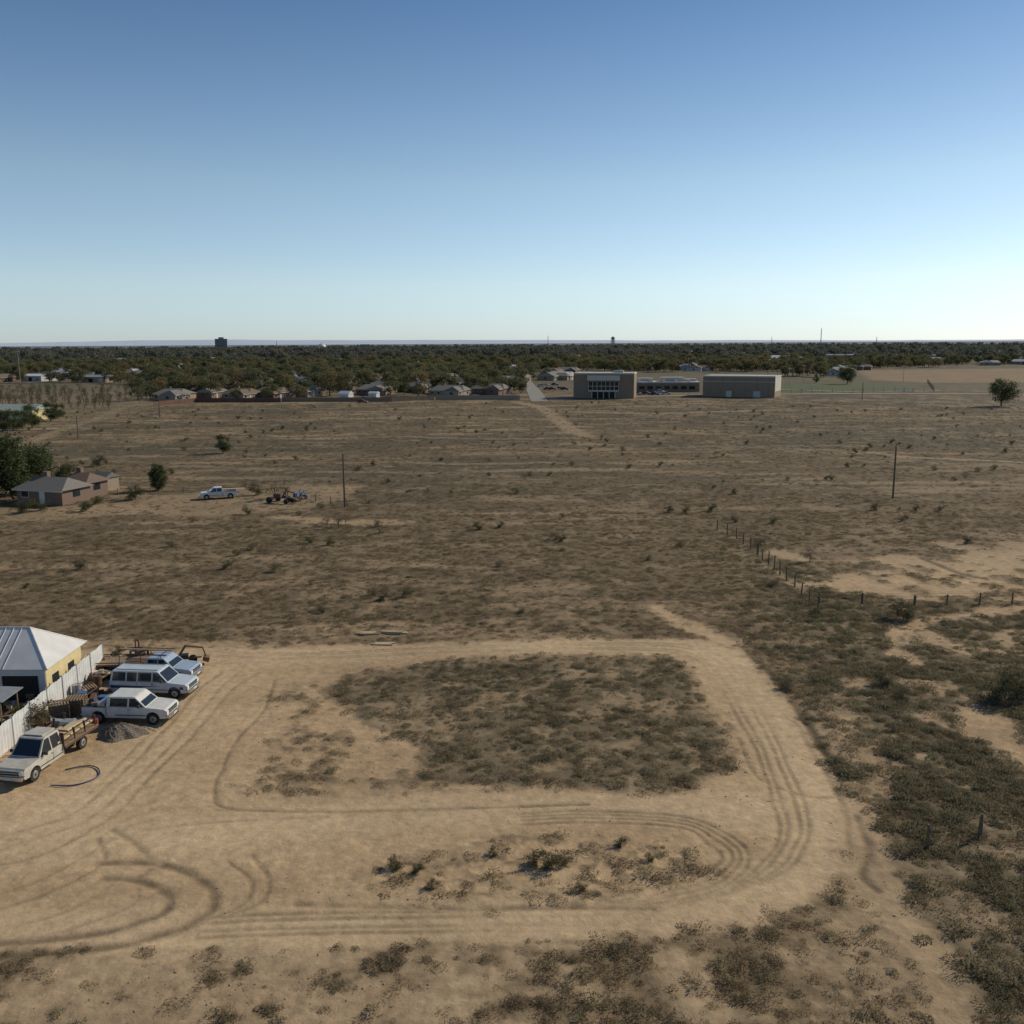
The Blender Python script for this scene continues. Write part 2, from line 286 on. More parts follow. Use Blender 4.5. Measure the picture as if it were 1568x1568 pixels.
# ---------------------------------------------------------------- vehicles
def arch(cx,r,z0,n=9): return [(cx-r*math.cos(math.pi*i/(n-1)), z0+r*.98*math.sin(math.pi*i/(n-1))) for i in range(n)]
def vehicle(name,loc,rz,kind='pickup',paint=WHITE,hood=None,load=None,crew=False):
    b=MB(); z0=.45; fw=1.85; rw=-1.75; hw=.96
    hoodm=hood or paint
    back=-1.15 if crew else -.6
    if kind=='suv':
        P=[(-2.75,z0+.05)]+arch(rw,.46,z0)+arch(fw,.46,z0)+[(2.68,z0),(2.78,.62),(2.76,.95),(2.62,1.06),(1.45,1.17),(-2.78,1.15)]
        b.prism(P,-hw,hw,paint)
        G=[(-2.76,1.152),(-2.62,1.86),(-2.5,1.9),(.55,1.9),(.7,1.86),(1.42,1.172)]
    else:
        zt_=1.82 if kind!='flatbed' else 2.05
        P=[(back-.06,z0)]+arch(fw,.46,z0)+[(2.68,z0),(2.78,.62),(2.76,.95),(2.62,1.06),(1.45,1.17),(back-.06,1.15)]
        b.prism(P,-hw,hw,hoodm)
        G=[(back-.05,1.152),(back+.06,zt_-.04),(back+.16,zt_),(.6,zt_),(.74,zt_-.04),(1.42,1.172)]
    b.prism(G,-hw+.05,hw-.05,hoodm if kind!='suv' else paint)
    gx0,gx1=G[0][0],.74
    e=hw-.05+.012
    def side(x0,x1,x2,x3,zt=G[-2][1]-.06):
        for s in(-1,1): b.poly([(x0,s*e,1.2),(x1,s*e,1.2),(x2,s*e,zt),(x3,s*e,zt)][::s],GLASS)
    side(.32,1.26,.72,.36)
    if kind=='suv':
        side(-.75,.22,.26,-.7); side(-1.55,-.85,-.8,-1.5); side(-2.6,-1.65,-1.6,-2.5)
    elif crew: side(-.95,.2,.24,-.9)
    else: side(-.48,.22,.26,-.42)
    zt=G[-2][1]-.06
    for x0,x1,yy in((G[-1][0],.72,.82),):
        b.poly([(x0-.03,-yy,1.22),(x0-.03,yy,1.22),(x1+.07,yy*.97,zt),(x1+.07,-yy*.97,zt)],GLASS)
    b.poly([(gx0-.01,.78,1.25),(gx0-.01,-.78,1.25),(gx0+.085,-.76,zt-.05),(gx0+.085,.76,zt-.05)],GLASS)
    for s in(-1,1):
        for x in([.27,back+.02] if kind!='suv' else [.27,-.8,-1.6]): b.box((x,s*(hw+.001),.86),(.02,.012,.6),BLK)
        b.box((.38,s*(hw+.01),1.02),(.14,.03,.03),BLK); b.box((1.05,s*(hw+.12),1.3),(.1,.2,.17),BLK)
        b.box((.4,s*(hw+.012),.66),(2.,.02,.05),BLK)
    b.box((2.775,0,.83),(.05,1.35,.26),BLK); b.box((2.8,0,.83),(.02,1.3,.03),CHROME)
    for s in(-1,1): b.box((2.76,s*.8,.84),(.09,.26,.2),LAMP); b.box((2.74,s*.9,.68),(.09,.12,.06),AMB)
    b.box((2.86,0,.55),(.14,1.86,.2),CHROME); b.box((2.88,0,.38),(.05,1.4,.12),BLK); b.box((2.94,0,.56),(.02,.5,.13),CREAM)
    b.box((0,0,.42),(4.8,.9,.2),BLK)
    tailx=-2.8
    if kind=='pickup':
        x0=back-.1
        for s in(-1,1):
            P=[(tailx,z0+.1)]+arch(rw,.46,z0)+[(x0,z0),(x0,1.14),(tailx,1.14)]
            b.prism(P,s*hw if s<0 else hw-.1,-hw+.1 if s<0 else hw,paint)
            b.box(((tailx+x0)/2,s*(hw-.05),1.155),(x0-tailx,.13,.03),BLK)
            b.box((tailx-.01,s*.88,.95),(.05,.12,.3),AMB)
            b.box((rw,s*.72,.85),(.9,.24,.2),BLK)
        b.box((tailx+.04,0,.85),(.07,1.7,.5),paint); b.box((x0-.04,0,.85),(.05,1.7,.5),paint)
        b.box(((tailx+x0)/2,0,.62),(x0-tailx-.1,1.7,.05),BLK); b.box((tailx-.1,0,.52),(.16,1.7,.16),CHROME)
    elif kind=='suv':
        b.box((-2.8,0,.55),(.16,1.86,.18),CHROME)
        for s in(-1,1): b.box((-2.78,s*.86,.95),(.05,.12,.32),AMB); b.box((-.9,s*.7,1.94),(3.,.04,.04),BLK); b.box((-.1,s*(hw+.004),.8),(5.2,.014,.2),NAVY)
    elif kind=='flatbed':
        b.box((-2.2,0,.98),(3.2,2.2,.1),WOOD); b.box((-2.2,0,.85),(3.2,.8,.15),BLK); b.box((-.62,0,1.4),(.06,2.1,.8),RUST)
        for s in(-1,1):
            b.box((-2.2,s*1.11,.93),(3.2,.03,.14),RUST)
            for x in(-3.6,-2.6,-1.6): b.cyl((x,s*1.05,1.),(x,s*1.05,1.75),.035,.035,RUST,6)
        b.box((2.8,0,.98),(.04,1.7,.08),DUSTW); b.box((.0,0,2.1),(1.1,1.4,.05),DUSTW)
    if load=='tools':
        b.box((back-.4,0,1.2),(.5,1.75,.34),GALV); b.box((-2.0,.35,1.05),(.5,.5,.75),BLUE); b.cyl((-2.35,-.3,.65),(-2.35,-.3,1.4),.28,.28,BLUE,12)
        b.cyl((-2.6,.85,1.15),(-2.6,.85,1.8),.03,.03,RUST,6); b.cyl((-2.6,-.85,1.15),(-2.6,-.85,1.8),.03,.03,RUST,6); b.cyl((-2.6,-.9,1.8),(-2.6,.9,1.8),.03,.03,RUST,6)
        b.box((-2.5,0,1.3),(.3,1.2,.5),RUST,.3); b.box((-2.1,-.5,1.2),(.5,.4,.25),WOOD,.4)
    if load=='rack':
        for x in(-2.6,-1.0,.5):
            for s in(-1,1): b.cyl((x,s*.88,1.15),(x,s*.88,2.05),.03,.03,BLK,6)
            b.cyl((x,-.9,2.05),(x,.9,2.05),.03,.03,BLK,6)
        for s in(-1,1): b.cyl((-2.8,s*.88,2.05),(.9,s*.88,2.05),.03,.03,BLK,6)
        b.box((-1,.2,2.12),(4,.3,.06),WOOD); b.box((-1.9,0,.95),(1.2,1.3,.6),RUST,.1)
    if load=='lumber':
        for k in range(9): b.box((-2.0+random.uniform(-.2,.2),-.8+k*.2,1.12+.1*(k%3)),(3.4,.17,.09),LUM,random.uniform(-.03,.03))
        b.box((-1.4,.4,1.5),(2.6,.5,.12),LUM,.06); b.box((-2.9,-.3,1.35),(.6,.8,.4),GALV); b.box((-1.0,0,1.75),(.1,2.1,.08),RUST)
        b.cyl((-3.9,0,1.0),(-4.5,.3,.9),.06,.06,RED,8); b.box((-4.5,.3,.75),(.4,.5,.5),RED,.4)
    rws=[rw] if kind!='flatbed' else [-2.5]
    for x in rws+[fw]:
        for s in(-1,1):
            yo=s*(hw-.02); yi=s*(hw-.27)
            b.cyl((x,yi,.39),(x,yo,.39),.39,.39,TIRE,20); b.cyl((x,yo-.01*s,.39),(x,yo+.012*s,.39),.23,.21,HUB,14); b.cyl((x,yo,.39),(x,yo+.03*s,.39),.07,.06,BLK,8)
    def warp(p):
        x,y,z=p
        if abs(y)<1.02 and z<2.2:
            y*=1-.17*max(0,z-1.12); y*=1-.05*max(0,(x-1.6)/1.2)**2-.02*max(0,(.7-z)/.3)
        return(x,y,z)
    return b.obj(name,loc,rz,.025,warp)
def at_(u,v,z=0): x,y=px_to_ground(u,v); return (x,y,z)
vehicle('utility_pickup_truck',at_(202,1101),math.radians(-4),'pickup',WHITE,load='tools',crew=True)
vehicle('parked_suv',at_(238,1062),math.radians(-6),'suv',mat('pale_blue_white_paint',(.46,.52,.56),.3,0,.08,2))
vehicle('blue_pickup_truck',at_(246,1039),math.radians(-6),'pickup',NAVY,hood=mat('blue_white_paint',(.30,.37,.47),.3,0,.08,2),load='rack')
vehicle('flatbed_truck',at_(66,1172),math.radians(-100),'flatbed',DUSTW,load='lumber')
vehicle('white_pickup_truck',at_(335,763),math.radians(200),'pickup',WHITE)
def trailer(name,loc,rz,m2=LUM,w=2.,l=4.5):
    b=MB(); b.box((0,0,.62),(l,w,.1),m2)
    for s in(-1,1):
        b.box((0,s*(w/2+.02),.8),(l,.05,.06),RUST)
        for x in(-.45,.4): b.cyl((x,s*(w/2+.05),.33),(x,s*(w/2+.25),.33),.33,.33,TIRE,14)
        for x in(-l/2,0,l/2): b.box((x,s*(w/2+.02),.72),(.05,.05,.25),RUST)
    b.cyl((l/2,0,.55),(l/2+1.3,0,.5),.05,.05,RUST,6); b.cyl((l/2+1.1,0,.5),(l/2+1.1,0,0),.04,.04,RUST,6); return b.obj(name,loc,rz)
trailer('flat_trailer',at_(352,755),.2); trailer('utility_trailer',at_(190,1024),.05,WOOD)
def implement(name,loc,rz,c1=RUST,sc=1):
    b=MB()
    b.cyl((-1.6,0,.6),(1.6,0,.6),.06,.06,c1,8); b.cyl((-1.2,-.8,.35),(-1.2,.8,.35),.04,.04,c1); b.cyl((0,0,.6),(.6,0,1.5),.09,.07,c1); b.cyl((.6,0,1.5),(1.7,.2,1.2),.07,.06,c1); b.cyl((1.7,.2,1.2),(1.9,.2,.5),.05,.05,c1)
    b.box((-.5,0,.85),(.8,.6,.45),c1,.2); b.box((.5,0,.75),(.5,.5,.3),BLK); b.box((1.9,.2,.4),(.4,.6,.3),c1,0,.4)
    for s in(-1,1): b.cyl((-1.2,s*.75,.38),(-1.2,s*.95,.38),.38,.38,TIRE,16); b.cyl((1.0,s*.55,.3),(1.0,s*.7,.3),.3,.3,TIRE,14)
    return b.obj(name,loc,rz,0,None,sc)
implement('backhoe_attachment',at_(272,1022),.3,mat('brown_machine_paint',(.13,.08,.035),.6),1.1); implement('farm_implement',at_(215,1012),2.,RUST,1.)
implement('farm_implement',at_(457,766),1.2,BLUE,1.1); implement('farm_implement',at_(432,770),-.4,RUST,1.3)
# ---------------------------------------------------------------- yard objects
def pallets(name,loc,rz,k=4):
    b=MB()
    for i in range(k):
        z=i*.16; 
        for t in range(7): b.box((-.55+t*.18,0,z+.13),(.1,1.1,.025),WOOD)
        for t in(-.5,0,.5): b.box((0,t,z+.06),(1.2,.09,.09),WOOD)
    return b.obj(name,loc,rz)
for u,v,r_ in((118,1092,.2),(92,1100,.5),(60,1078,.1),(135,1062,.7)): pallets('pallet_stack',at_(u,v),r_,random.randint(3,7))
def scrap(name,loc,s,k=26):
    b=MB(); ms=[WOOD,RUST,GALV,DARK,LUM,WOOD,BLK,WOOD]
    for i in range(k):
        b.box((random.gauss(0,s*.4),random.gauss(0,s*.3),random.uniform(.05,.5)),(random.uniform(.2,1.6),random.uniform(.08,.5),random.uniform(.04,.35)),random.choice(ms),random.uniform(0,3),random.uniform(-.5,.5))
    return b.obj(name,loc)
for u,v,s in((70,1062,1.8),(20,1085,2.),(140,1075,1.),(45,1110,1.5),(10,1060,2.),(112,1120,.9),(170,1018,1.),(150,1040,1.)): scrap('scrap_pile',at_(u,v),s)
def barrel(loc,mt):
    b=MB(); b.cyl((0,0,0),(0,0,.86),.29,.29,mt,18)
    for z in(.02,.3,.58,.85): b.cyl((0,0,z-.015),(0,0,z+.015),.305,.305,mt,18)
    b.cyl((.1,.1,.86),(.1,.1,.9),.04,.04,BLK,8); b.obj('steel_drum',loc)
barrel(at_(127,1078),BLUE); barrel(at_(150,1052),RUST); barrel(at_(118,1066),GALV)
def heap(name,loc,r,h,mt):
    V=[];Fc=[];kr,ka=16,44
    for i in range(kr+1):
        for j in range(ka):
            a=2*math.pi*j/ka; t=i/kr; q=r*t*(1+.15*math.sin(3*a+1)+.08*math.sin(7*a)); V.append((q*math.cos(a),q*.75*math.sin(a),h*math.cos(t*math.pi/2)**1.3*(1+.12*math.sin(5*a)*t)+random.uniform(-.025,.025)*(t>0)-.06*t))
    for i in range(kr):
        for j in range(ka): Fc.append((i*ka+j,(i+1)*ka+j,(i+1)*ka+(j+1)%ka,i*ka+(j+1)%ka))
    b=MB(); b.add(V,Fc,mt); return b.obj(name,loc)
heap('gravel_pile',at_(186,1124),1.7,.7,mat('gravel',(.17,.14,.11),.95,0,.4,12,1.)); heap('sand_pile',at_(218,1120),1.0,.3,mat('pile_sand',(.32,.24,.15),.95,0,.3,8,.8))
cu=bpy.data.curves.new('garden_hose','CURVE'); cu.dimensions='3D'; cu.bevel_depth=.035; sp=cu.splines.new('POLY')
hp=[(78,1204),(110,1204),(135,1198),(152,1188),(150,1178),(138,1174),(118,1176),(100,1180)]; hp=catmull([px_to_ground(*p) for p in hp],8); sp.points.add(len(hp)-1)
for k,p in enumerate(hp): sp.points[k].co=(p[0],p[1],.06,1)
cu.materials.append(mat('dark_blue_hose',(.03,.05,.12),.6)); scene.collection.objects.link(bpy.data.objects.new('garden_hose',cu))
def lumberpile(loc,rz,l=2.6,k=8):
    b=MB()
    for i in range(k): b.box((random.uniform(-.3,.3),-.3+.15*(i%4),.06+.09*(i//4)),(l,.13,.07),LUM,random.uniform(-.08,.08))
    b.obj('lumber_pile',loc,rz)
lumberpile(at_(566,971),0,1.7); lumberpile(at_(600,970),-.05,2.2,10); lumberpile(at_(585,986),0,1.6,4)
# white metal fence
fa=Vector(px_to_ground(159,1022)); fb=Vector(px_to_ground(-40,1195)); dv=fb-fa; LN=dv.length; b=MB(); w=.18; k=int(LN/w)
V=[];Fc=[]
for i in range(k+1):
    off=(.0,.05)[i%2]; top=1.85+.04*math.sin(i*.7)
    for z in(.03,top): V.append((i*w,off,z))
for i in range(k): Fc.append((2*i,2*i+2,2*i+3,2*i+1))
b.add(V,Fc,FENW)
for i in range(0,k,13): b.box((i*w,-.06,.95),(.09,.09,1.95),GALV); b.box((i*w+.02,.06,.95),(.05,.04,1.9),GALV)
b.box((LN/2,-.05,1.5),(LN,.05,.09),GALV); b.box((LN/2,-.05,.45),(LN,.05,.09),GALV)
b.obj('white_metal_fence',(fa.x,fa.y,0),math.atan2(dv.y,dv.x))
# shed with hip roof
b=MB(); x0,x1,y0,y1,ez,rzg=-15.,0.,0.,5.3,2.75,4.75
b.box(((x0+x1)/2,(y0+y1)/2,ez/2),(x1-x0,y1-y0,ez),SID); b.box((x1+.003,(y0+y1)/2,ez/2),(.05,y1-y0-.1,ez-.02),YEL)
o=.35; E=[(x0-o,y0-o,ez),(x1+o,y0-o,ez),(x1+o,y1+o,ez),(x0-o,y1+o,ez)]; r1=(x1-2.1,(y0+y1)/2,rzg); r0=(x0+2.1,(y0+y1)/2,rzg)
b.add(E+[r1,r0],[(0,1,4,5),(1,2,4),(2,3,5,4),(3,0,5),(3,2,1,0)],ROOFW)
for k in range(28):
    x=x0+.3+k*.55
    if x0+2.2<x<x1-2.2:
        for ya,s in((y0-o,1),(y1+o,-1)): b.cyl((x,ya,ez+.03),(x,r1[1],rzg+.03),.02,.02,ROOFW,4)
b.cyl(r0,r1,.06,.06,ROOFW,6)
for p in(E[1],E[2]): b.cyl(p,r1,.05,.05,ROOFW,6)
for xx,ww in((-1.7,2.4),(-5.5,2.8),(-9.,1.)): b.box((xx,y0-.01,1.1),(ww,.06,2.2),DARK); b.box((xx,y0-.02,2.26),(ww+.2,.08,.1),WHITE)  # near-black panels on the solid wall paint the shade of open bays
for yy in(1.3,3.6): b.box((x1+.04,yy,1.55),(.04,.9,.8),GLASS); b.box((x1+.045,yy,1.1),(.06,1.,.06),WHITE)
b.obj('metal_roof_shed',(-31.3,60.2,0),0)
b=MB()
for x in(-3,0): 
    for y in(-2,0): b.cyl((x,y,0),(x,y,2.2),.06,.06,WOOD,6)
b.box((-1.5,-1,2.25),(3.6,2.6,.06),GALV,0,.04); b.box((-1.5,-1,.8),(1.6,.7,.9),WOOD); b.box((-2.2,-1.4,.5),(.7,.5,1.),WHITE); b.obj('lean_to_shelter',(-32.,57.8,0),0)
# ---------------------------------------------------------------- trees
def make_tree(name,seed,h,cr,leaf,nl,ls,shape='round',tf=.25):
    rs=random.Random(seed); g=np.random.default_rng(seed); b=MB()
    p=Vector((0,0,0)); segs=[p]; 
    for i in range(4): p=p+Vector((rs.uniform(-.05,.05)*h,rs.uniform(-.05,.05)*h,h*.16)); segs.append(p)
    for i in range(4): b.cyl(segs[i],segs[i+1],h*.028*(1-i*.2),h*.028*(1-(i+1)*.2),BARK,7)
    cl=[]
    if shape=='oval':
        for i in range(16):
            t=i/15; a=i*2.4; rr=cr*math.sin(math.pi*(.12+.8*t))**.6*.55; e=Vector((rr*math.cos(a),rr*math.sin(a),h*(.12+.80*t)))
            b.cyl(segs[min(4,int(t*4))],e,h*.01,h*.004,BARK,5); cl.append((e,cr*.45*math.sin(math.pi*(.15+.72*t))**.5))
    else:
        nb=7
        for i in range(nb):
            a=2*math.pi*i/nb+rs.uniform(-.4,.4); s=segs[rs.choice([1,2,3]) if tf<.4 else rs.choice([2,3])]
            e=Vector((cr*.72*math.cos(a)*rs.uniform(.6,1.1),cr*.72*math.sin(a)*rs.uniform(.6,1.1),h*rs.uniform(tf+.15,.85)))
            mid=(s+e)/2+Vector((0,0,h*.03)); b.cyl(s,mid,h*.013,h*.009,BARK,5); b.cyl(mid,e,h*.009,h*.004,BARK,5)
            cl.append((e,cr*rs.uniform(.32,.5)))
        cl.append((Vector((rs.uniform(-.2,.2)*cr,rs.uniform(-.2,.2)*cr,h*.86)),cr*.42))
        for i in range(9):
            a=rs.uniform(0,6.28); q=cr*rs.uniform(.2,.95); z=h*rs.uniform(tf+.05,.93); q*=math.sqrt(max(.1,1-((z/h-.6)/.42)**2)); cl.append((Vector((q*math.cos(a),q*math.sin(a),z)),cr*rs.uniform(.2,.42)))
    tot=sum(c[1]**2 for c in cl); V=[];Fc=[]
    for c,r in cl:
        k=int(nl*r*r/tot)
        for i in range(k):
            d=g.normal(size=3); d/=np.linalg.norm(d); q=r*(g.random()**.4)*(1+.25*g.normal()); P0=Vector(c)+Vector(d*q*np.array([1,1,.8]))
            u=Vector(g.normal(size=3)).normalized(); w=u.cross(Vector(g.normal(size=3))).normalized(); s=ls*rs.uniform(.6,1.3); o=len(V)
            V+=[P0-u*s,P0-w*s*.5,P0+u*s,P0+w*s*.5]; Fc.append((o,o+1,o+2,o+3))
    b.add(V,Fc,leaf); return b.mesh(name)
LEAFG=leafmat('foliage_green',[(0,(.085,.10,.048)),(.35,(.125,.135,.068)),(.6,(.155,.15,.075)),(.84,(.21,.17,.08)),(1,(.26,.16,.08))],.4)
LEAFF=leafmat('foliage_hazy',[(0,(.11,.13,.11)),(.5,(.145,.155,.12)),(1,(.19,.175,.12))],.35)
LEAFD=leafmat('foliage_dark',[(0,(.05,.07,.03)),(1,(.10,.115,.05))],.35)
LEAFO=leafmat('foliage_olive',[(0,(.08,.085,.045)),(1,(.145,.13,.07))],.35)
DRYL=leafmat('dry_twigs',[(0,(.15,.115,.075)),(1,(.23,.175,.11))])
def coll(meshes,nm):
    c=bpy.data.collections.new(nm)
    for k,m_ in enumerate(meshes): c.objects.link(bpy.data.objects.new(nm+'_'+str(k),m_))
    return c
def scatter(name,P,sc,col_,tilt=.08):
    me=bpy.data.meshes.new(name); me.vertices.add(len(P)); me.vertices.foreach_set('co',np.asarray(P,dtype=np.float32).ravel())
    a=me.attributes.new('sc','FLOAT','POINT'); a.data.foreach_set('value',np.asarray(sc,dtype=np.float32))
    o=bpy.data.objects.new(name,me); scene.collection.objects.link(o)
    ng=bpy.data.node_groups.new(name,'GeometryNodeTree'); ng.interface.new_socket('Geometry',in_out='INPUT',socket_type='NodeSocketGeometry'); ng.interface.new_socket('Geometry',in_out='OUTPUT',socket_type='NodeSocketGeometry')
    n_=ng.nodes; gi=n_.new('NodeGroupInput'); go=n_.new('NodeGroupOutput'); ip=n_.new('GeometryNodeInstanceOnPoints'); ci=n_.new('GeometryNodeCollectionInfo')
    ci.inputs['Collection'].default_value=col_; ci.inputs['Separate Children'].default_value=True; ci.inputs['Reset Children'].default_value=True
    rv=n_.new('FunctionNodeRandomValue'); rv.data_type='FLOAT_VECTOR'; rv.inputs[0].default_value=(-tilt,-tilt,0); rv.inputs[1].default_value=(tilt,tilt,6.283)
    na_=n_.new('GeometryNodeInputNamedAttribute'); na_.data_type='FLOAT'; na_.inputs['Name'].default_value='sc'
    l=ng.links; l.new(gi.outputs[0],ip.inputs['Points']); l.new(ci.outputs[0],ip.inputs['Instance']); ip.inputs['Pick Instance'].default_value=True
    l.new(rv.outputs[0],ip.inputs['Rotation']); l.new(na_.outputs[0],ip.inputs['Scale']); l.new(ip.outputs[0],go.inputs[0])
    md=o.modifiers.new('scatter','NODES'); md.node_group=ng; return o
TP=[make_tree('tree_a',1,9,4.2,LEAFG,1500,.32),make_tree('tree_b',2,8,3.8,LEAFG,1300,.32),make_tree('tree_c',3,11,4.5,LEAFG,1600,.34),make_tree('tree_d',4,7,3.6,LEAFG,1200,.3)]
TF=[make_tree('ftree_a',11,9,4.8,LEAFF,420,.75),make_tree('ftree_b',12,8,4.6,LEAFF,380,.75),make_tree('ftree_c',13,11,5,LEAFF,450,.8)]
ND=[make_tree('ntree_a',21,8,4.2,LEAFD,5200,.2,'round',.05),make_tree('ntree_b',22,7,3.2,LEAFD,4000,.18,'round',.15),make_tree('ntree_c',23,4.6,1.7,LEAFD,4200,.13,'oval',.0),make_tree('ntree_d',24,2.2,1.5,LEAFO,1800,.09,'round',.0)]
BR=make_tree('bare_tree',31,5,2.2,DRYL,900,.12,'round',.2)
def put(nm,me,u,v,s,sz=None):
    o=bpy.data.objects.new(nm,me); x,y=px_to_ground(u,v); o.location=(x,y,-.05); o.rotation_euler=(0,0,random.uniform(0,6.28)); o.scale=(s,s,sz or s); scene.collection.objects.link(o)
for u,v,s in((-20,770,1.4),(22,765,1.2),(50,757,1.),(-60,765,1.3),(5,748,1.3),(60,735,.7)): put('shade_tree',ND[random.randint(0,1)],u,v,s)
put('conifer_tree',ND[2],243,751,1.0); put('elm_tree',ND[1],342,694,.62); put('shrub',ND[3],208,765,1.1); put('shrub',ND[3],150,714,1.); put('shrub',ND[3],100,735,1.4); put('shrub',ND[3],75,742,1.2)
put('shade_tree',ND[1],100,742,.5);put('shrub',ND[3],132,783,.7);put('shrub',ND[3],40,785,.9);put('shrub',ND[3],62,782,.8);put('shrub',ND[3],150,772,.6)
for u,v,s in((78,645,.9),(50,655,1.),(20,660,.9),(35,658,.8),(90,640,.7),(5,662,.9)): put('shade_tree',ND[1],u,v,s)
put('elm_tree',ND[0],1533,622,1.25); put('elm_tree',ND[0],1297,588,1.2); put('elm_tree',ND[1],1250,586,.7)
put('bare_tree',BR,418,765,.7);put('bare_tree',BR,436,762,.6); put('shrub',ND[3],392,758,.9); put('bare_tree',BR,375,748,.35)
for u,v,s in((820,1325,.36),(845,1330,.36),(862,1326,.25),(1383,950,.8),(1560,1070,1.),(1530,1075,.7),(55,1115,.8),(150,1020,.5),(950,1296,.22),(605,1330,.28),(640,1336,.22),(755,1310,.2),(180,1005,.4),(995,1318,.18),(890,1365,.2),(660,1360,.2)): put('shrub',ND[3],u,v,s)
put('tumbleweed_brush',BR,500,806,.35); put('tumbleweed_brush',BR,518,808,.45); put('tumbleweed_brush',BR,530,802,.3); put('tumbleweed_brush',BR,1240,862,.4);put('tumbleweed_brush',BR,60,1120,.35)
op=[];
for r_ in range(9):
    for k in range(26):
        u=-60+k*12+random.uniform(-4,4); v=598+r_*3.6+random.uniform(-.8,.8); x,y=px_to_ground(u,v)
        if u<232-(r_>5)*60 and random.random()<.85: op.append((x,y,0))
scatter('orchard_trees',op,[random.uniform(.35,.8) for _ in op],coll([make_tree('orch_a',41,7,2.6,LEAFO,260,.22),make_tree('orch_b',42,6,2.3,LEAFO,220,.22)],'orchard_tree'))
def town_edge(u): return np.interp(u,[-400,0,140,232,245,540,800,808,870,875,1080,1195,1200,1310,1320,1800],[588,588,586,590,607,605,600,594,590,570,570,572,578,578,564,560])
def sample_town(nn,r0,r1):
    a=rng.uniform(-math.radians(40),math.radians(40),nn); r=np.sqrt(rng.uniform(r0*r0,r1*r1,nn)); x=r*np.sin(a); y=r*np.cos(a); u,v=ground_to_px(x,y)
    keep=(v<town_edge(u)); keep&=fbm(x/70,y/70,2)>.38
    x,y=x[keep],y[keep]; return np.stack([x,y,np.zeros_like(x)],-1)
# houses
HM=[(BRICK,ROOFB),(TANW,ROOFG),(BRICK,ROOFG),(TANW,ROOFB),(BRICK,ROOFB)]
def house(name,x,y,rz,l=16,w=9,h=2.7,rh=2.2,m2=None,wing=True):
    wm,rm=m2 or random.choice(HM); b=MB()
    def gab(cx,cy,l,w,rot,hh,rr):
        b.T=Matrix.Translation((cx,cy,0))@Matrix.Rotation(rot,4,'Z')
        b.box((0,0,hh/2),(l,w,hh),wm); a,c=l/2+.5,w/2+.5; hp_=min(c,a)*.55
        V=[(-a,-c,hh),(a,-c,hh),(a,c,hh),(-a,c,hh),(-a+hp_,0,hh+rr),(a-hp_,0,hh+rr)]
        b.add(V,[(0,1,5,4),(1,2,5),(2,3,4,5),(3,0,4),(3,2,1,0)],rm)
        b.box((0,-c+.02,hh-.1),(2*a-.02,.06,.2),CREAM)
        for k in range(int(l/3.2)):
            xx=-l/2+1.6+k*3.2
            if k==int(l/6.4): b.box((xx,-w/2-.03,1.05),(1.,.08,2.1),WHITE)
            else: b.box((xx,-w/2-.03,1.55),(1.5,.08,1.1),CREAM); b.box((xx,-w/2-.06,1.55),(1.3,.06,.9),GLASS)
        for s in(-1,1): b.box((s*(l/2+.03),0,1.55),(.08,1.4,1.),GLASS)
        b.T=Matrix.Identity(4)
    gab(0,0,l,w,0,h,rh)
    if wing: gab(l*.28,-w*.55,w*.9,w*.75,math.pi/2,h-.03,rh*.85)
    b.box((-l*.2,w*.1,h+rh),(.9,.7,1.4),BRICK); return b.obj(name,(x,y,0),rz)
house_xy=[]; extra=[]
def hs(u,v,rz=None,**k):
    x,y=px_to_ground(u,v); house_xy.append((x,y))
    for _ in range(6): extra.append((x+random.uniform(-16,16),y+random.uniform(9,26),0))
    for _ in range(2):
        sx=random.choice([-1,1])*random.uniform(10,15); extra.append((x+sx,y+random.uniform(-7,4),0))
    if random.random()<.6: extra.append((x+random.uniform(-9,9),y-random.uniform(9,12),0))
    return house('brick_house',x,y,-.35+random.uniform(-.1,.1) if rz is None else rz,**k)
for u,v in((268,612),(318,608),(372,611),(420,609),(470,606),(575,604),(640,600),(690,606),(752,603),(600,592),(350,598),(530,596),(715,594),(440,594),(490,590),(660,588),(770,588)): hs(u,v,l=random.uniform(13,18),w=random.uniform(9,11),m2=HM[1] if u>650 and u<780 and random.random()<.5 else None)
x,y=px_to_ground(84,768); house('brick_house',x,y,-.3,8.5,6,2.3,1.6,(BRICK,ROOFG),False); x,y=px_to_ground(130,758); house('brick_house',x,y,-.3,5,5,2.3,1.4,(BRICK,ROOFB),False); 
def shed(name,u,v,w,d,h,rh,wm,rm,rz=-.4):
    x,y=px_to_ground(u,v); b=MB(); b.box((0,0,h/2),(w,d,h),wm)
    V=[(-w/2-.2,-d/2-.2,h),(w/2+.2,-d/2-.2,h),(w/2+.2,d/2+.2,h),(-w/2-.2,d/2+.2,h),(-w/2-.2,0,h+rh),(w/2+.2,0,h+rh)]
    b.add(V,[(0,1,5,4),(2,3,4,5),(1,2,5),(3,0,4),(3,2,1,0)],rm); nk=max(1,int(w/6))
    for k in range(nk): b.box((-w/2+w*(k+.5)/nk,-d/2-.03,h*.38),(min(3,w*.4),.08,h*.7),DARK if k%2 else GALV)
    house_xy.append((x,y)); return b.obj(name,(x,y,0),rz)
shed('small_outbuilding',162,750,3.0,3,2.2,.9,TANW,ROOFG)
shed('white_shed',530,612,5,4,2.6,1.2,SID,ROOFW); shed('white_shed',573,610,4,3,2.3,.8,SID,ROOFW)
shed('green_roof_barn',18,642,22,10,3.2,1.8,YEL,GREENR,-.15)
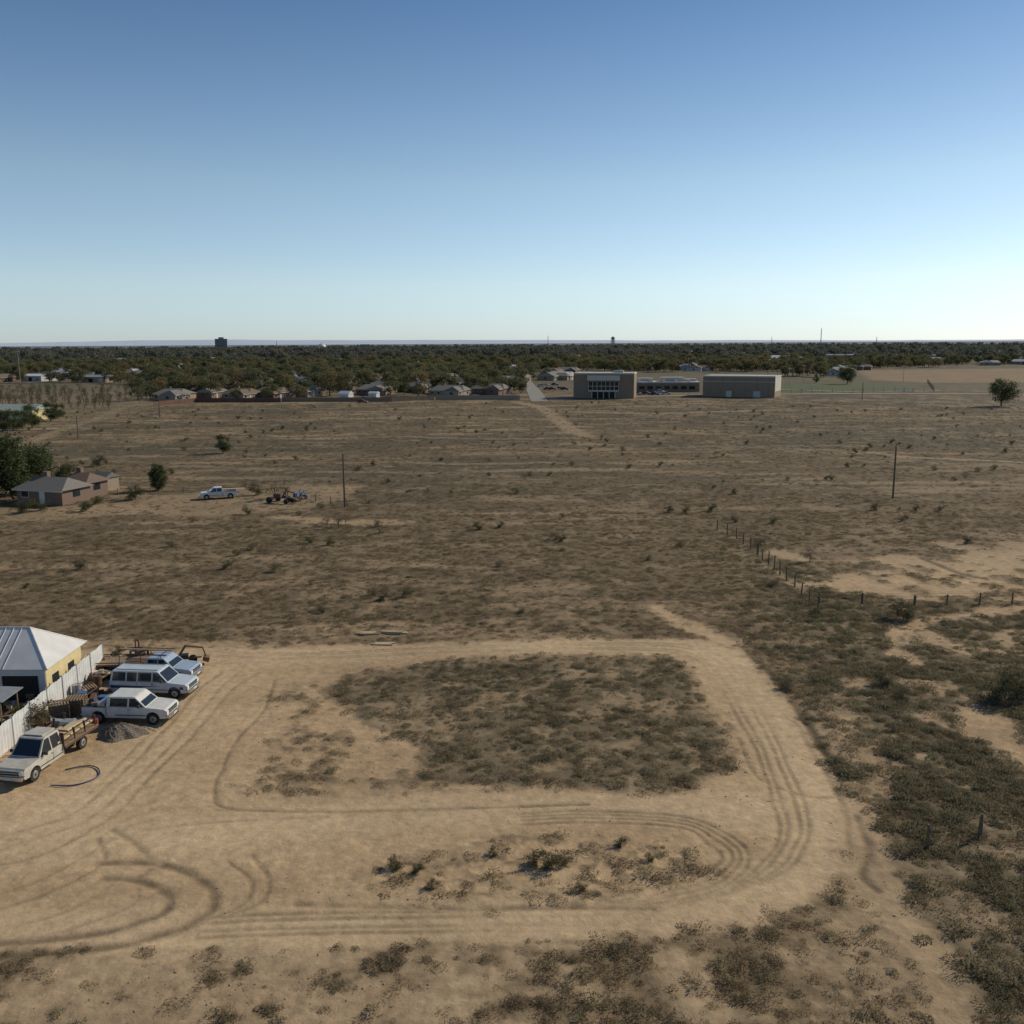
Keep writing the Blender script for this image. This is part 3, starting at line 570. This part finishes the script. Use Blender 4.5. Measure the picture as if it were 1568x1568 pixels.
for u,v,w,h in((100,578,26,4),(150,585,22,3.5),(262,578,50,4.5),(325,578,26,4.5),(20,566,26,4),(110,566,24,4),(190,556,40,5),(1290,551,60,6),(1190,552,30,5),(1440,556,30,5),(60,583,20,3.5),(1210,555,40,5),(1350,553,30,5),(230,565,30,4),(1180,560,30,5),(1225,562,26,4)): shed('warehouse',u,v,w,14,h,1.2,random.choice([SID,TANW,SCHW]),random.choice([ROOFW,ROOFW,GALV]),random.uniform(-.5,0))
for k in range(330):
    u=random.uniform(-60,1640); v=530+68*random.random()**1.1
    if v>town_edge(u)-4: continue
    x,y=px_to_ground(u,v+2)
    if y>2600: continue
    house_xy.append((x,y)); house('suburban_house',x,y,random.choice([-.35,1.2])+random.uniform(-.1,.1),random.uniform(13,20),random.uniform(9,12),2.8,2.3,(random.choice([BRICK,TANW,SID]),random.choice([ROOFB,ROOFG,ROOFG,GALV,GRAVR])))
HX=np.array(house_xy)
def clear(P,d,front):
    k=np.ones(len(P),bool)
    for hx,hy in HX:
        r=math.hypot(hx,hy); ux,uy=hx/r,hy/r; dx,dy=P[:,0]-hx,P[:,1]-hy; al=dx*ux+dy*uy; ac=np.abs(-dx*uy+dy*ux)
        fr=front*(1 if r<700 else 2.2)
        k&=~((ac<d)&(al<d)&(al>-fr)&((ac<d*.6)|(np.abs(al)<d)))
    return P[k]
P=clear(sample_town(10500,385,1100),9,26); P=np.concatenate([P,np.array(extra)])
scatter('town_trees',P,rng.uniform(.45,1.15,len(P)),coll(TP,'town_tree'))
P=clear(sample_town(18000,1100,3600),11,60)
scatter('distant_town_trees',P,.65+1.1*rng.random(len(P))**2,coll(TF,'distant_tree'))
def longfence(name,pts,h,mt,post=3.):
    b=MB()
    for (ax,ay),(bx,by) in zip(pts[:-1],pts[1:]):
        l=math.hypot(bx-ax,by-ay); a=math.atan2(by-ay,bx-ax); b.box(((ax+bx)/2,(ay+by)/2,h/2),(l,.08,h),mt,a)
        for k in range(int(l/post)+1): t=k*post/l; b.box((ax+(bx-ax)*t,ay+(by-ay)*t,h/2+.05),(.14,.14,h+.1),mt,a)
    return b.obj(name)
longfence('backyard_fence',px_list_to_ground([(236,622),(300,616),(430,616)]),1.8,mat('dark_red_fence',(.12,.065,.05),.9,0,.2,.5)); longfence('wooden_fence',px_list_to_ground([(432,615),(600,615),(665,612)]),1.8,WOOD); longfence('block_wall',px_list_to_ground([(667,612),(796,612)]),1.9,TANW)
# ---------------------------------------------------------------- school
def blk(b,x0,x1,y0,y1,h,mt,parapet=True,cap=CREAM,roof=GRAVR):
    b.box(((x0+x1)/2,(y0+y1)/2,h/2),(x1-x0,y1-y0,h),mt)
    if parapet: b.box(((x0+x1)/2,(y0+y1)/2,h+.25),(x1-x0+.3,y1-y0+.3,.5),cap); b.box(((x0+x1)/2,(y0+y1)/2,h+.52),(x1-x0-.6,y1-y0-.6,.06),roof)
b=MB(); blk(b,-13,13,0,15,10.3,SCHW); b.box((0,-.3,8.7),(14,.7,2.2),CREAM); b.box((0,-.12,5.2),(13,.3,3.6),GLASS)
for k in range(8): b.box((-6.5+k*13/7,-.32,5.2),(.18,.2,3.6),CREAM)
b.box((0,-.33,5.2),(13,.2,.2),CREAM); b.box((0,-.32,3.2),(13,.3,.6),CREAM); b.box((0,-.15,1.4),(10,.3,2.6),DARK)
for k in range(5): b.box((-5+k*2.5,-.33,1.4),(.3,.2,2.6),CREAM)
b.box((6,6,11.2),(4,3,1.2),GALV); x,y=px_to_ground(924,610); b.obj('school_gymnasium',(x,y,0),-.2)
b=MB(); blk(b,0,34,0,14,4.2,SCHW); blk(b,4,12,6,12,5.8,CREAM); blk(b,16,27,5,12,6.2,CREAM); blk(b,27.5,33,8,13,5.4,SID)
for k in range(8): b.box((2.5+k*4,-.03,2.),(2.6,.08,1.6),GLASS)
for k in range(5): b.box((5+k*6,3,5.2),(1.6,1.4,1.),WHITE)
x,y=px_to_ground(962,600); b.obj('school_classroom_wing',(x,y,0),-.1)
b=MB(); blk(b,-15.5,15.5,0,16,8.6,mat('school_tan_block',(.25,.19,.135),.9,0,.06,.5)); b.box((-4,-.05,1.3),(2.4,.12,2.6),CREAM); b.box((8,-.05,1.3),(3,.12,2.6),GALV); b.box((0,-.04,6.6),(30.8,.1,.25),CREAM)
b.box((15.53,8,5.5),(.1,15.6,6),CREAM)
for k in range(6): b.box((-12+k*5,-.05,4.3),(.12,.1,8.2),SCHW)
x,y=px_to_ground(1130,608); b.obj('school_auditorium',(x,y,0),-.43)
def strip(name,pts,w,mt,z=.12):
    b=MB(); 
    Ls=[];Rs=[]
    for k,p in enumerate(pts):
        a=pts[max(0,k-1)]; c=pts[min(len(pts)-1,k+1)]; d=Vector((c[0]-a[0],c[1]-a[1])).normalized(); Ls.append((p[0]-d.y*w/2,p[1]+d.x*w/2,z)); Rs.append((p[0]+d.y*w/2,p[1]-d.x*w/2,z))
    for k in range(len(pts)-1): b.poly([Rs[k],Rs[k+1],Ls[k+1],Ls[k]],mt)
    return b.obj(name)
strip('residential_street',px_list_to_ground([(826,615),(818,600),(808,588),(800,578)]),7,STREET); strip('school_lane',[tuple(p) for p in L([(830,611),(1000,607),(1200,604),(1420,603),(1700,606)])],4.5,CONC,.16)
strip('running_track',px_list_to_ground([(1195,597),(1330,601),(1440,599)]),3,CONC,.14)
strip('farm_road',px_list_to_ground([(-300,663),(90,657)]),4,mat('dirt_road',(.3,.22,.14),.95),.1)
def car(loc,rz,paint):
    b=MB(); z0=.3
    P=[(-2.2,z0)]+arch(-1.35,.37,z0,7)+arch(1.35,.37,z0,7)+[(2.2,z0),(2.25,.6),(2.1,.75),(1.1,.88),(-2.0,.9),(-2.25,.75)]
    b.prism(P,-.87,.87,paint); b.prism([(-1.9,.9),(-1.3,1.38),(.2,1.42),(1.1,.89)],-.8,.8,GLASS); b.prism([(-1.35,1.385),(-1.2,1.44),(.15,1.46),(.3,1.40)],-.7,.7,paint)
    for x in(-1.35,1.35):
        for s in(-1,1): b.cyl((x,s*.65,.33),(x,s*.88,.33),.33,.33,TIRE,12); b.cyl((x,s*.87,.33),(x,s*.9,.33),.18,.18,HUB,10)
    b.box((2.22,0,.42),(.08,1.6,.14),BLK)
    for s in(-1,1): b.box((2.18,s*.65,.62),(.1,.3,.12),LAMP)
    b.obj('parked_car',loc,rz)
for u,v in((975,605),(990,604),(1003,605),(1020,604),(838,597),(846,597),(858,596),(828,592),(865,597),(555,617),(1010,601),(560,612),(835,591),(850,590)): car(at_(u,v),random.uniform(-.6,.2),random.choice([WHITE,WHITE,NAVY,GALV,RED,BLK]))
# ---------------------------------------------------------------- poles, fences
def pole(name,u,v,h,arm=True,mt=POLEW,r=.16):
    b=MB(); b.cyl((0,0,-.3),(0,0,h),r,r*.7,mt,10)
    if arm:
        b.box((0,0,h-.45),(1.9,.1,.12),mt); b.box((0,.09,h-.8),(.5,.06,.06),mt)
        for x in(-.85,-.35,.35,.85): b.cyl((x,0,h-.38),(x,0,h-.22),.05,.035,GALV,8)
    x,y=px_to_ground(u,v); return b.obj(name,(x,y,0),random.uniform(.9,1.4))
pole('utility_pole',528,777,8.0); pole('utility_pole',1367,763,8.5)
for u,v,h in((16,700,6),(120,672,6),(245,640,8),(1190,590,9),(165,600,8),(795,600,9),(1175,592,9),(1320,612,7)): pole('utility_pole',u,v,h,True)
def lightpole(u,v,h):
    b=MB(); b.cyl((0,0,0),(0,0,h),.16,.1,GALV,8); b.box((0,0,h),(2.2,.2,.2),GALV)
    for x in(-.9,-.3,.3,.9): b.box((x,-.15,h+.2),(.4,.35,.35),CREAM)
    x,y=px_to_ground(u,v); b.obj('field_light_pole',(x,y,0),.3)
for u,v,h in((32,590,20),(1230,588,10),(1383,585,9),(1310,580,8),(1208,590,9)): lightpole(u,v,h)
def wirefence(name,pts,step=3.2,h=1.25,wires=4):
    b=MB(); prev=None
    for (ax,ay),(bx,by) in zip(pts[:-1],pts[1:]):
        l=math.hypot(bx-ax,by-ay); nk=max(1,int(l/step))
        for k in range(nk+1):
            t=k/nk; x=ax+(bx-ax)*t+random.uniform(-.06,.06); y=ay+(by-ay)*t; hh=h*random.uniform(.9,1.15); tx,ty=random.uniform(-.08,.08),random.uniform(-.08,.08)
            b.cyl((x,y,-.1),(x+tx,y+ty,hh),.08,.065,POLEW,6)
            if prev:
                for w_ in range(wires): z=.3+.28*w_; b.cyl((prev[0],prev[1],z),(x,y,z),.008,.008,RUST,3)
            prev=(x,y)
    return b.obj(name)
wirefence('barbed_wire_fence',px_list_to_ground([(1098,812),(1128,826),(1160,850),(1205,890),(1252,935)]),2.2,1.4); wirefence('barbed_wire_fence',px_list_to_ground([(1255,925),(1320,926),(1400,928),(1600,925)]),3.,1.1)
wirefence('barbed_wire_fence',px_list_to_ground([(1420,1300),(1500,1285),(1620,1262)]),2.6,1.2); wirefence('barbed_wire_fence',px_list_to_ground([(180,758),(330,752)]),4.,1.1,2); wirefence('barbed_wire_fence',px_list_to_ground([(440,762),(530,775)]),3.,1.1,2)
wirefence('chain_link_fence',px_list_to_ground([(1195,603),(1430,600),(1420,586)]),5,2.2,3); wirefence('chain_link_fence',px_list_to_ground([(0,625),(120,622),(232,612)]),5,1.6,3)
def bleach(u,v):
    b=MB()
    for k in range(5): b.box((0,k*.8,.4+k*.4),(8,.5,.08),GALV)
    for x in(-3.8,0,3.8):
        for k in range(5): b.box((x,k*.8,(.4+k*.4)/2),(.1,.1,.4+k*.4),GALV)
    x,y=px_to_ground(u,v); b.obj('bleachers',(x,y,0),-.3)
bleach(1385,600); bleach(1240,598)
# skyline
def at3(u,D): x,y=px_to_ground(u,560); r=math.hypot(x,y); return (x/r*D,y/r*D)
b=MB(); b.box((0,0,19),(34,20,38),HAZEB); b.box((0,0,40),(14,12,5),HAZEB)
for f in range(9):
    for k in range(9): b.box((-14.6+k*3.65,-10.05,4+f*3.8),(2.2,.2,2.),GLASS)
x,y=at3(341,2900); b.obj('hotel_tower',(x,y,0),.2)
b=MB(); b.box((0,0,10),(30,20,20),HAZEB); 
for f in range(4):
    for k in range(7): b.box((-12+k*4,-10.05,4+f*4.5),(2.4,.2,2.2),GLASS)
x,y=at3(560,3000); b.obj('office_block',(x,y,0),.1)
b=MB(); b.cyl((0,0,0),(0,0,14),11,11,CREAM,24)
for k in range(6):
    a0=k*math.pi/12; a1=(k+1)*math.pi/12; b.cyl((0,0,14+9*math.sin(a0)),(0,0,14+9*math.sin(a1)),11*math.cos(a0),max(.2,11*math.cos(a1)),ROOFW,24)
b.cyl((0,0,23),(0,0,27),.8,.2,CREAM,8); x,y=at3(494,2600); b.obj('domed_church',(x,y,0))
b=MB()
for k in range(6):
    a=k*math.pi/3; b.cyl((7*math.cos(a),7*math.sin(a),0),(5*math.cos(a),5*math.sin(a),32),.7,.6,HAZEB,6)
b.cyl((0,0,0),(0,0,32),1.2,1.2,HAZEB,8); b.cyl((0,0,30),(0,0,33),3,5.5,HAZEB,16); b.cyl((0,0,33),(0,0,36),5.5,5.5,HAZEB,16); b.cyl((0,0,36),(0,0,39),5.5,.8,HAZEB,16); x,y=at3(938,2800); b.obj('water_tower',(x,y,0))
def mast(u,D,h):
    b=MB()
    for k in range(3):
        a=k*2.094; b.cyl((1.2*math.cos(a),1.2*math.sin(a),0),(.7*math.cos(a),.7*math.sin(a),h),.35,.25,HAZEB,5)
    for k in range(int(h/4)):
        for q in range(3): a=q*2.094; c=(q+1)*2.094; b.cyl((1.1*math.cos(a),1.1*math.sin(a),k*4),(1.1*math.cos(c),1.1*math.sin(c),k*4+4),.15,.15,HAZEB,4)
    b.cyl((0,0,h),(0,0,h+5),.2,.1,HAZEB,5); x,y=at3(u,D); b.obj('radio_mast',(x,y,0))
mast(1255,2400,52); mast(839,2700,40); mast(1340,2800,32); mast(425,2800,30); mast(1180,2900,34)
b=MB(); V=[];Fc=[]; K=300
for k in range(K+1):
    a=math.radians(-75+150*k/K); D=17000; deg=math.degrees(a)
    hh=max(5,24+ 68*math.exp(-((deg+17)/13)**2)+26*math.exp(-((deg-3)/12)**2)+14*(vn(np.array([k*.12]),np.array([.3]),1)[0]-.5)+8*(vn(np.array([k*.5]),np.array([2.3]),2)[0]-.5))
    V+=[(D*math.sin(a),D*math.cos(a),-5),((D+900)*math.sin(a),(D+900)*math.cos(a),hh),((D+3500)*math.sin(a),(D+3500)*math.cos(a),-5)]
for k in range(K):
    for q in(0,1): Fc.append((3*k+q,3*k+3+q,3*k+4+q,3*k+1+q))
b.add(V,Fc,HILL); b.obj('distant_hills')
# ---------------------------------------------------------------- scrub
def tuft(name,seed,r,h,nb,wd,mt,up=.6):
    g=np.random.default_rng(seed); V=[];Fc=[]
    for i in range(nb):
        a=g.uniform(0,6.28); rr=r*(1+.25*math.sin(2*a+seed)+.2*math.sin(5*a)); q=rr*math.sqrt(g.random()); zt=h*math.sqrt(max(.08,1-(q/rr)**2)); z=zt*g.random()**.6*.8
        p=Vector((q*math.cos(a),q*math.sin(a),z-.02)); d=Vector((math.cos(a)*.6*(q/r+.2)+g.normal()*.6,math.sin(a)*.6*(q/r+.2)+g.normal()*.6,up+g.random()*.5)).normalized()
        l=h*g.uniform(.2,.42); s=d.cross(Vector(g.normal(size=3))).normalized()*wd*g.uniform(.6,1.5); o=len(V)
        V+=[p-s,p+s,p+d*l+s*.45,p+d*l-s*.45]; Fc.append((o,o+1,o+2,o+3))
    b=MB(); b.add(V,Fc,mt); return b.mesh(name)
SG=leafmat('scrub_green',[(0,(.145,.142,.083)),(.5,(.19,.175,.105)),(.85,(.25,.208,.128)),(1,(.33,.26,.16))],.4)
SD=leafmat('scrub_dry',[(0,(.165,.135,.082)),(.45,(.22,.172,.105)),(.8,(.28,.213,.132)),(1,(.36,.275,.17))],.4)
CG=coll([tuft('g%d'%k,50+k,.42+.09*k,.34+.04*k,140,.023,SG) for k in range(5)],'green_scrub_plant')
CD=coll([tuft('d%d'%k,60+k,.36+.09*k,.22+.03*k,110,.022,SD,.5) for k in range(5)],'dry_scrub_plant')
def cand(nn,r0,r1,pw=1.,ang=36):
    a=np.radians(rng.uniform(-ang,ang,nn)); r=(rng.uniform(r0**pw,r1**pw,nn))**(1/pw); return r*np.sin(a),r*np.cos(a)
PX=[];PS=[];PG=[]
for nn,r0,r1,pw,sc0 in((175000,28,180,1.45,.58),(130000,95,400,1.1,.72)):
    x,y=cand(nn,r0,r1,pw); m_=masks(x,y); z=height(m_,x,y); dn=(1-m_['sand'])**1.3
    dn*=ss(.36,.58,fbm(x/1.3,y/1.3,1))*.6+.4-.1*ss(.5,.6,m_['n1'])
    dn=np.maximum(dn,.006*(m_['core']<.5))
    u,v=ground_to_px(x,y); dn*=(v>608)|(u<232); dn*=~((m_['core']>.5)&(x<-24)&(m_['i1']<.1)&(y>40))
    dn*=1-.35*ss(.45,.6,fbm(x/12,y/5,3))*ss(70,110,y)
    if r0<80: dn*=.80*ss(180,105,m_['r'])
    else: dn*=.72*ss(95,175,m_['r'])*(v>606)*(sdpoly(x,y,SPORT)<-3)
    k=rng.random(nn)<dn; gr=m_['green'][k]*.5+.10+.18*m_['i1'][k]
    PX.append(np.stack([x,y,z-.03],-1)[k]); s_=sc0*(.42+.85*rng.random(k.sum())**1.7)*(1+.3*m_['green'][k]+.25*m_['i2'][k]); PS.append(s_); PG.append(rng.random(k.sum())<gr)
PX=np.concatenate(PX);PS=np.concatenate(PS);PG=np.concatenate(PG)
scatter('green_scrub',PX[PG],PS[PG],CG); scatter('dry_scrub',PX[~PG],PS[~PG],CD)
x,y=cand(460,60,380,1.3); m_=masks(x,y); k=(m_['sand']<.3)&(m_['core']<.4); PB=np.stack([x,y,np.zeros_like(x)],-1)[k]
scatter('field_bushes',PB,rng.uniform(.2,.5,len(PB)),coll([ND[3],make_tree('bush_b',77,2.,1.8,leafmat('bush_olive',[(0,(.13,.12,.07)),(1,(.21,.17,.10))]),900,.12,'round',.02)],'field_bush'))
def clod(seed):
    import bmesh
    bm=bmesh.new(); bmesh.ops.create_icosphere(bm,subdivisions=1,radius=.09)
    rs=random.Random(seed)
    for v_ in bm.verts: v_.co*=rs.uniform(.6,1.25); v_.co.z*=.6
    me=bpy.data.meshes.new('clod'); bm.to_mesh(me); bm.free(); me.materials.append(mat('dirt_clod',(.28,.205,.13),.95)); return me
x,y=cand(9000,30,110,1.6); m_=masks(x,y); z=height(m_,x,y); k=rng.random(len(x))<(m_['sand']>.4)*ss(.45,.7,m_['n2'])*(1-.8*m_['lane'])
P=np.stack([x,y,z],-1)[k]; scatter('dirt_clods',P,rng.uniform(.25,.9,len(P)),coll([clod(1),clod(2),clod(3)],'dirt_clod'))
# ---------------------------------------------------------------- light
AZ,EL=math.radians(58),math.radians(32)
w=bpy.data.worlds.new('World'); scene.world=w; w.use_nodes=True; nt=w.node_tree; bg=nt.nodes['Background']; sk=nt.nodes.new('ShaderNodeTexSky'); sk.sky_type='NISHITA'; sk.sun_disc=False
sk.sun_elevation=EL; sk.sun_rotation=AZ; sk.altitude=1200; sk.air_density=1.0; sk.dust_density=.6; sk.ozone_density=1.2
tc=nt.nodes.new('ShaderNodeTexCoord'); sx=nt.nodes.new('ShaderNodeSeparateXYZ'); nt.links.new(tc.outputs['Generated'],sx.inputs[0])
rp=nt.nodes.new('ShaderNodeValToRGB'); e=rp.color_ramp.elements
stops=[(0,(.43,.52,.73)),(.02,(.455,.53,.69)),(.06,(.55,.575,.635)),(.155,(.56,.58,.57)),(.31,(.33,.41,.475)),(.6,(.28,.34,.42))]
while len(e)<len(stops): e.new(.5)
for k_,(p_,c_) in enumerate(stops): e[k_].position=p_; e[k_].color=(*c_,1)
nt.links.new(sx.outputs['Z'],rp.inputs[0])
mm=nt.nodes.new('ShaderNodeVectorMath'); mm.operation='MULTIPLY'; nt.links.new(sk.outputs[0],mm.inputs[0]); nt.links.new(rp.outputs[0],mm.inputs[1])
m3=nt.nodes.new('ShaderNodeVectorMath'); m3.operation='SCALE'; m3.inputs['Scale'].default_value=2.2; nt.links.new(mm.outputs[0],m3.inputs[0])
nt.links.new(m3.outputs[0],bg.inputs[0]); bg.inputs[1].default_value=.085
sl=bpy.data.lights.new('sun','SUN'); sl.energy=3.9; sl.angle=math.radians(.5); sl.color=(1,.88,.69); so=bpy.data.objects.new('sun',sl); scene.collection.objects.link(so)
so.rotation_euler=Vector((math.sin(AZ)*math.cos(EL),math.cos(AZ)*math.cos(EL),math.sin(EL))).to_track_quat('Z','Y').to_euler()
cam=bpy.data.cameras.new('camera'); cam.sensor_width=36; cam.lens=F/1568*36; cam.clip_end=80000; cam.clip_start=.5
co_=bpy.data.objects.new('camera',cam); co_.matrix_world=Matrix.Translation((0,0,H))@R.to_4x4(); scene.collection.objects.link(co_); scene.camera=co_
scene.view_settings.view_transform='Standard'; scene.view_settings.look='None'; scene.view_settings.exposure=0
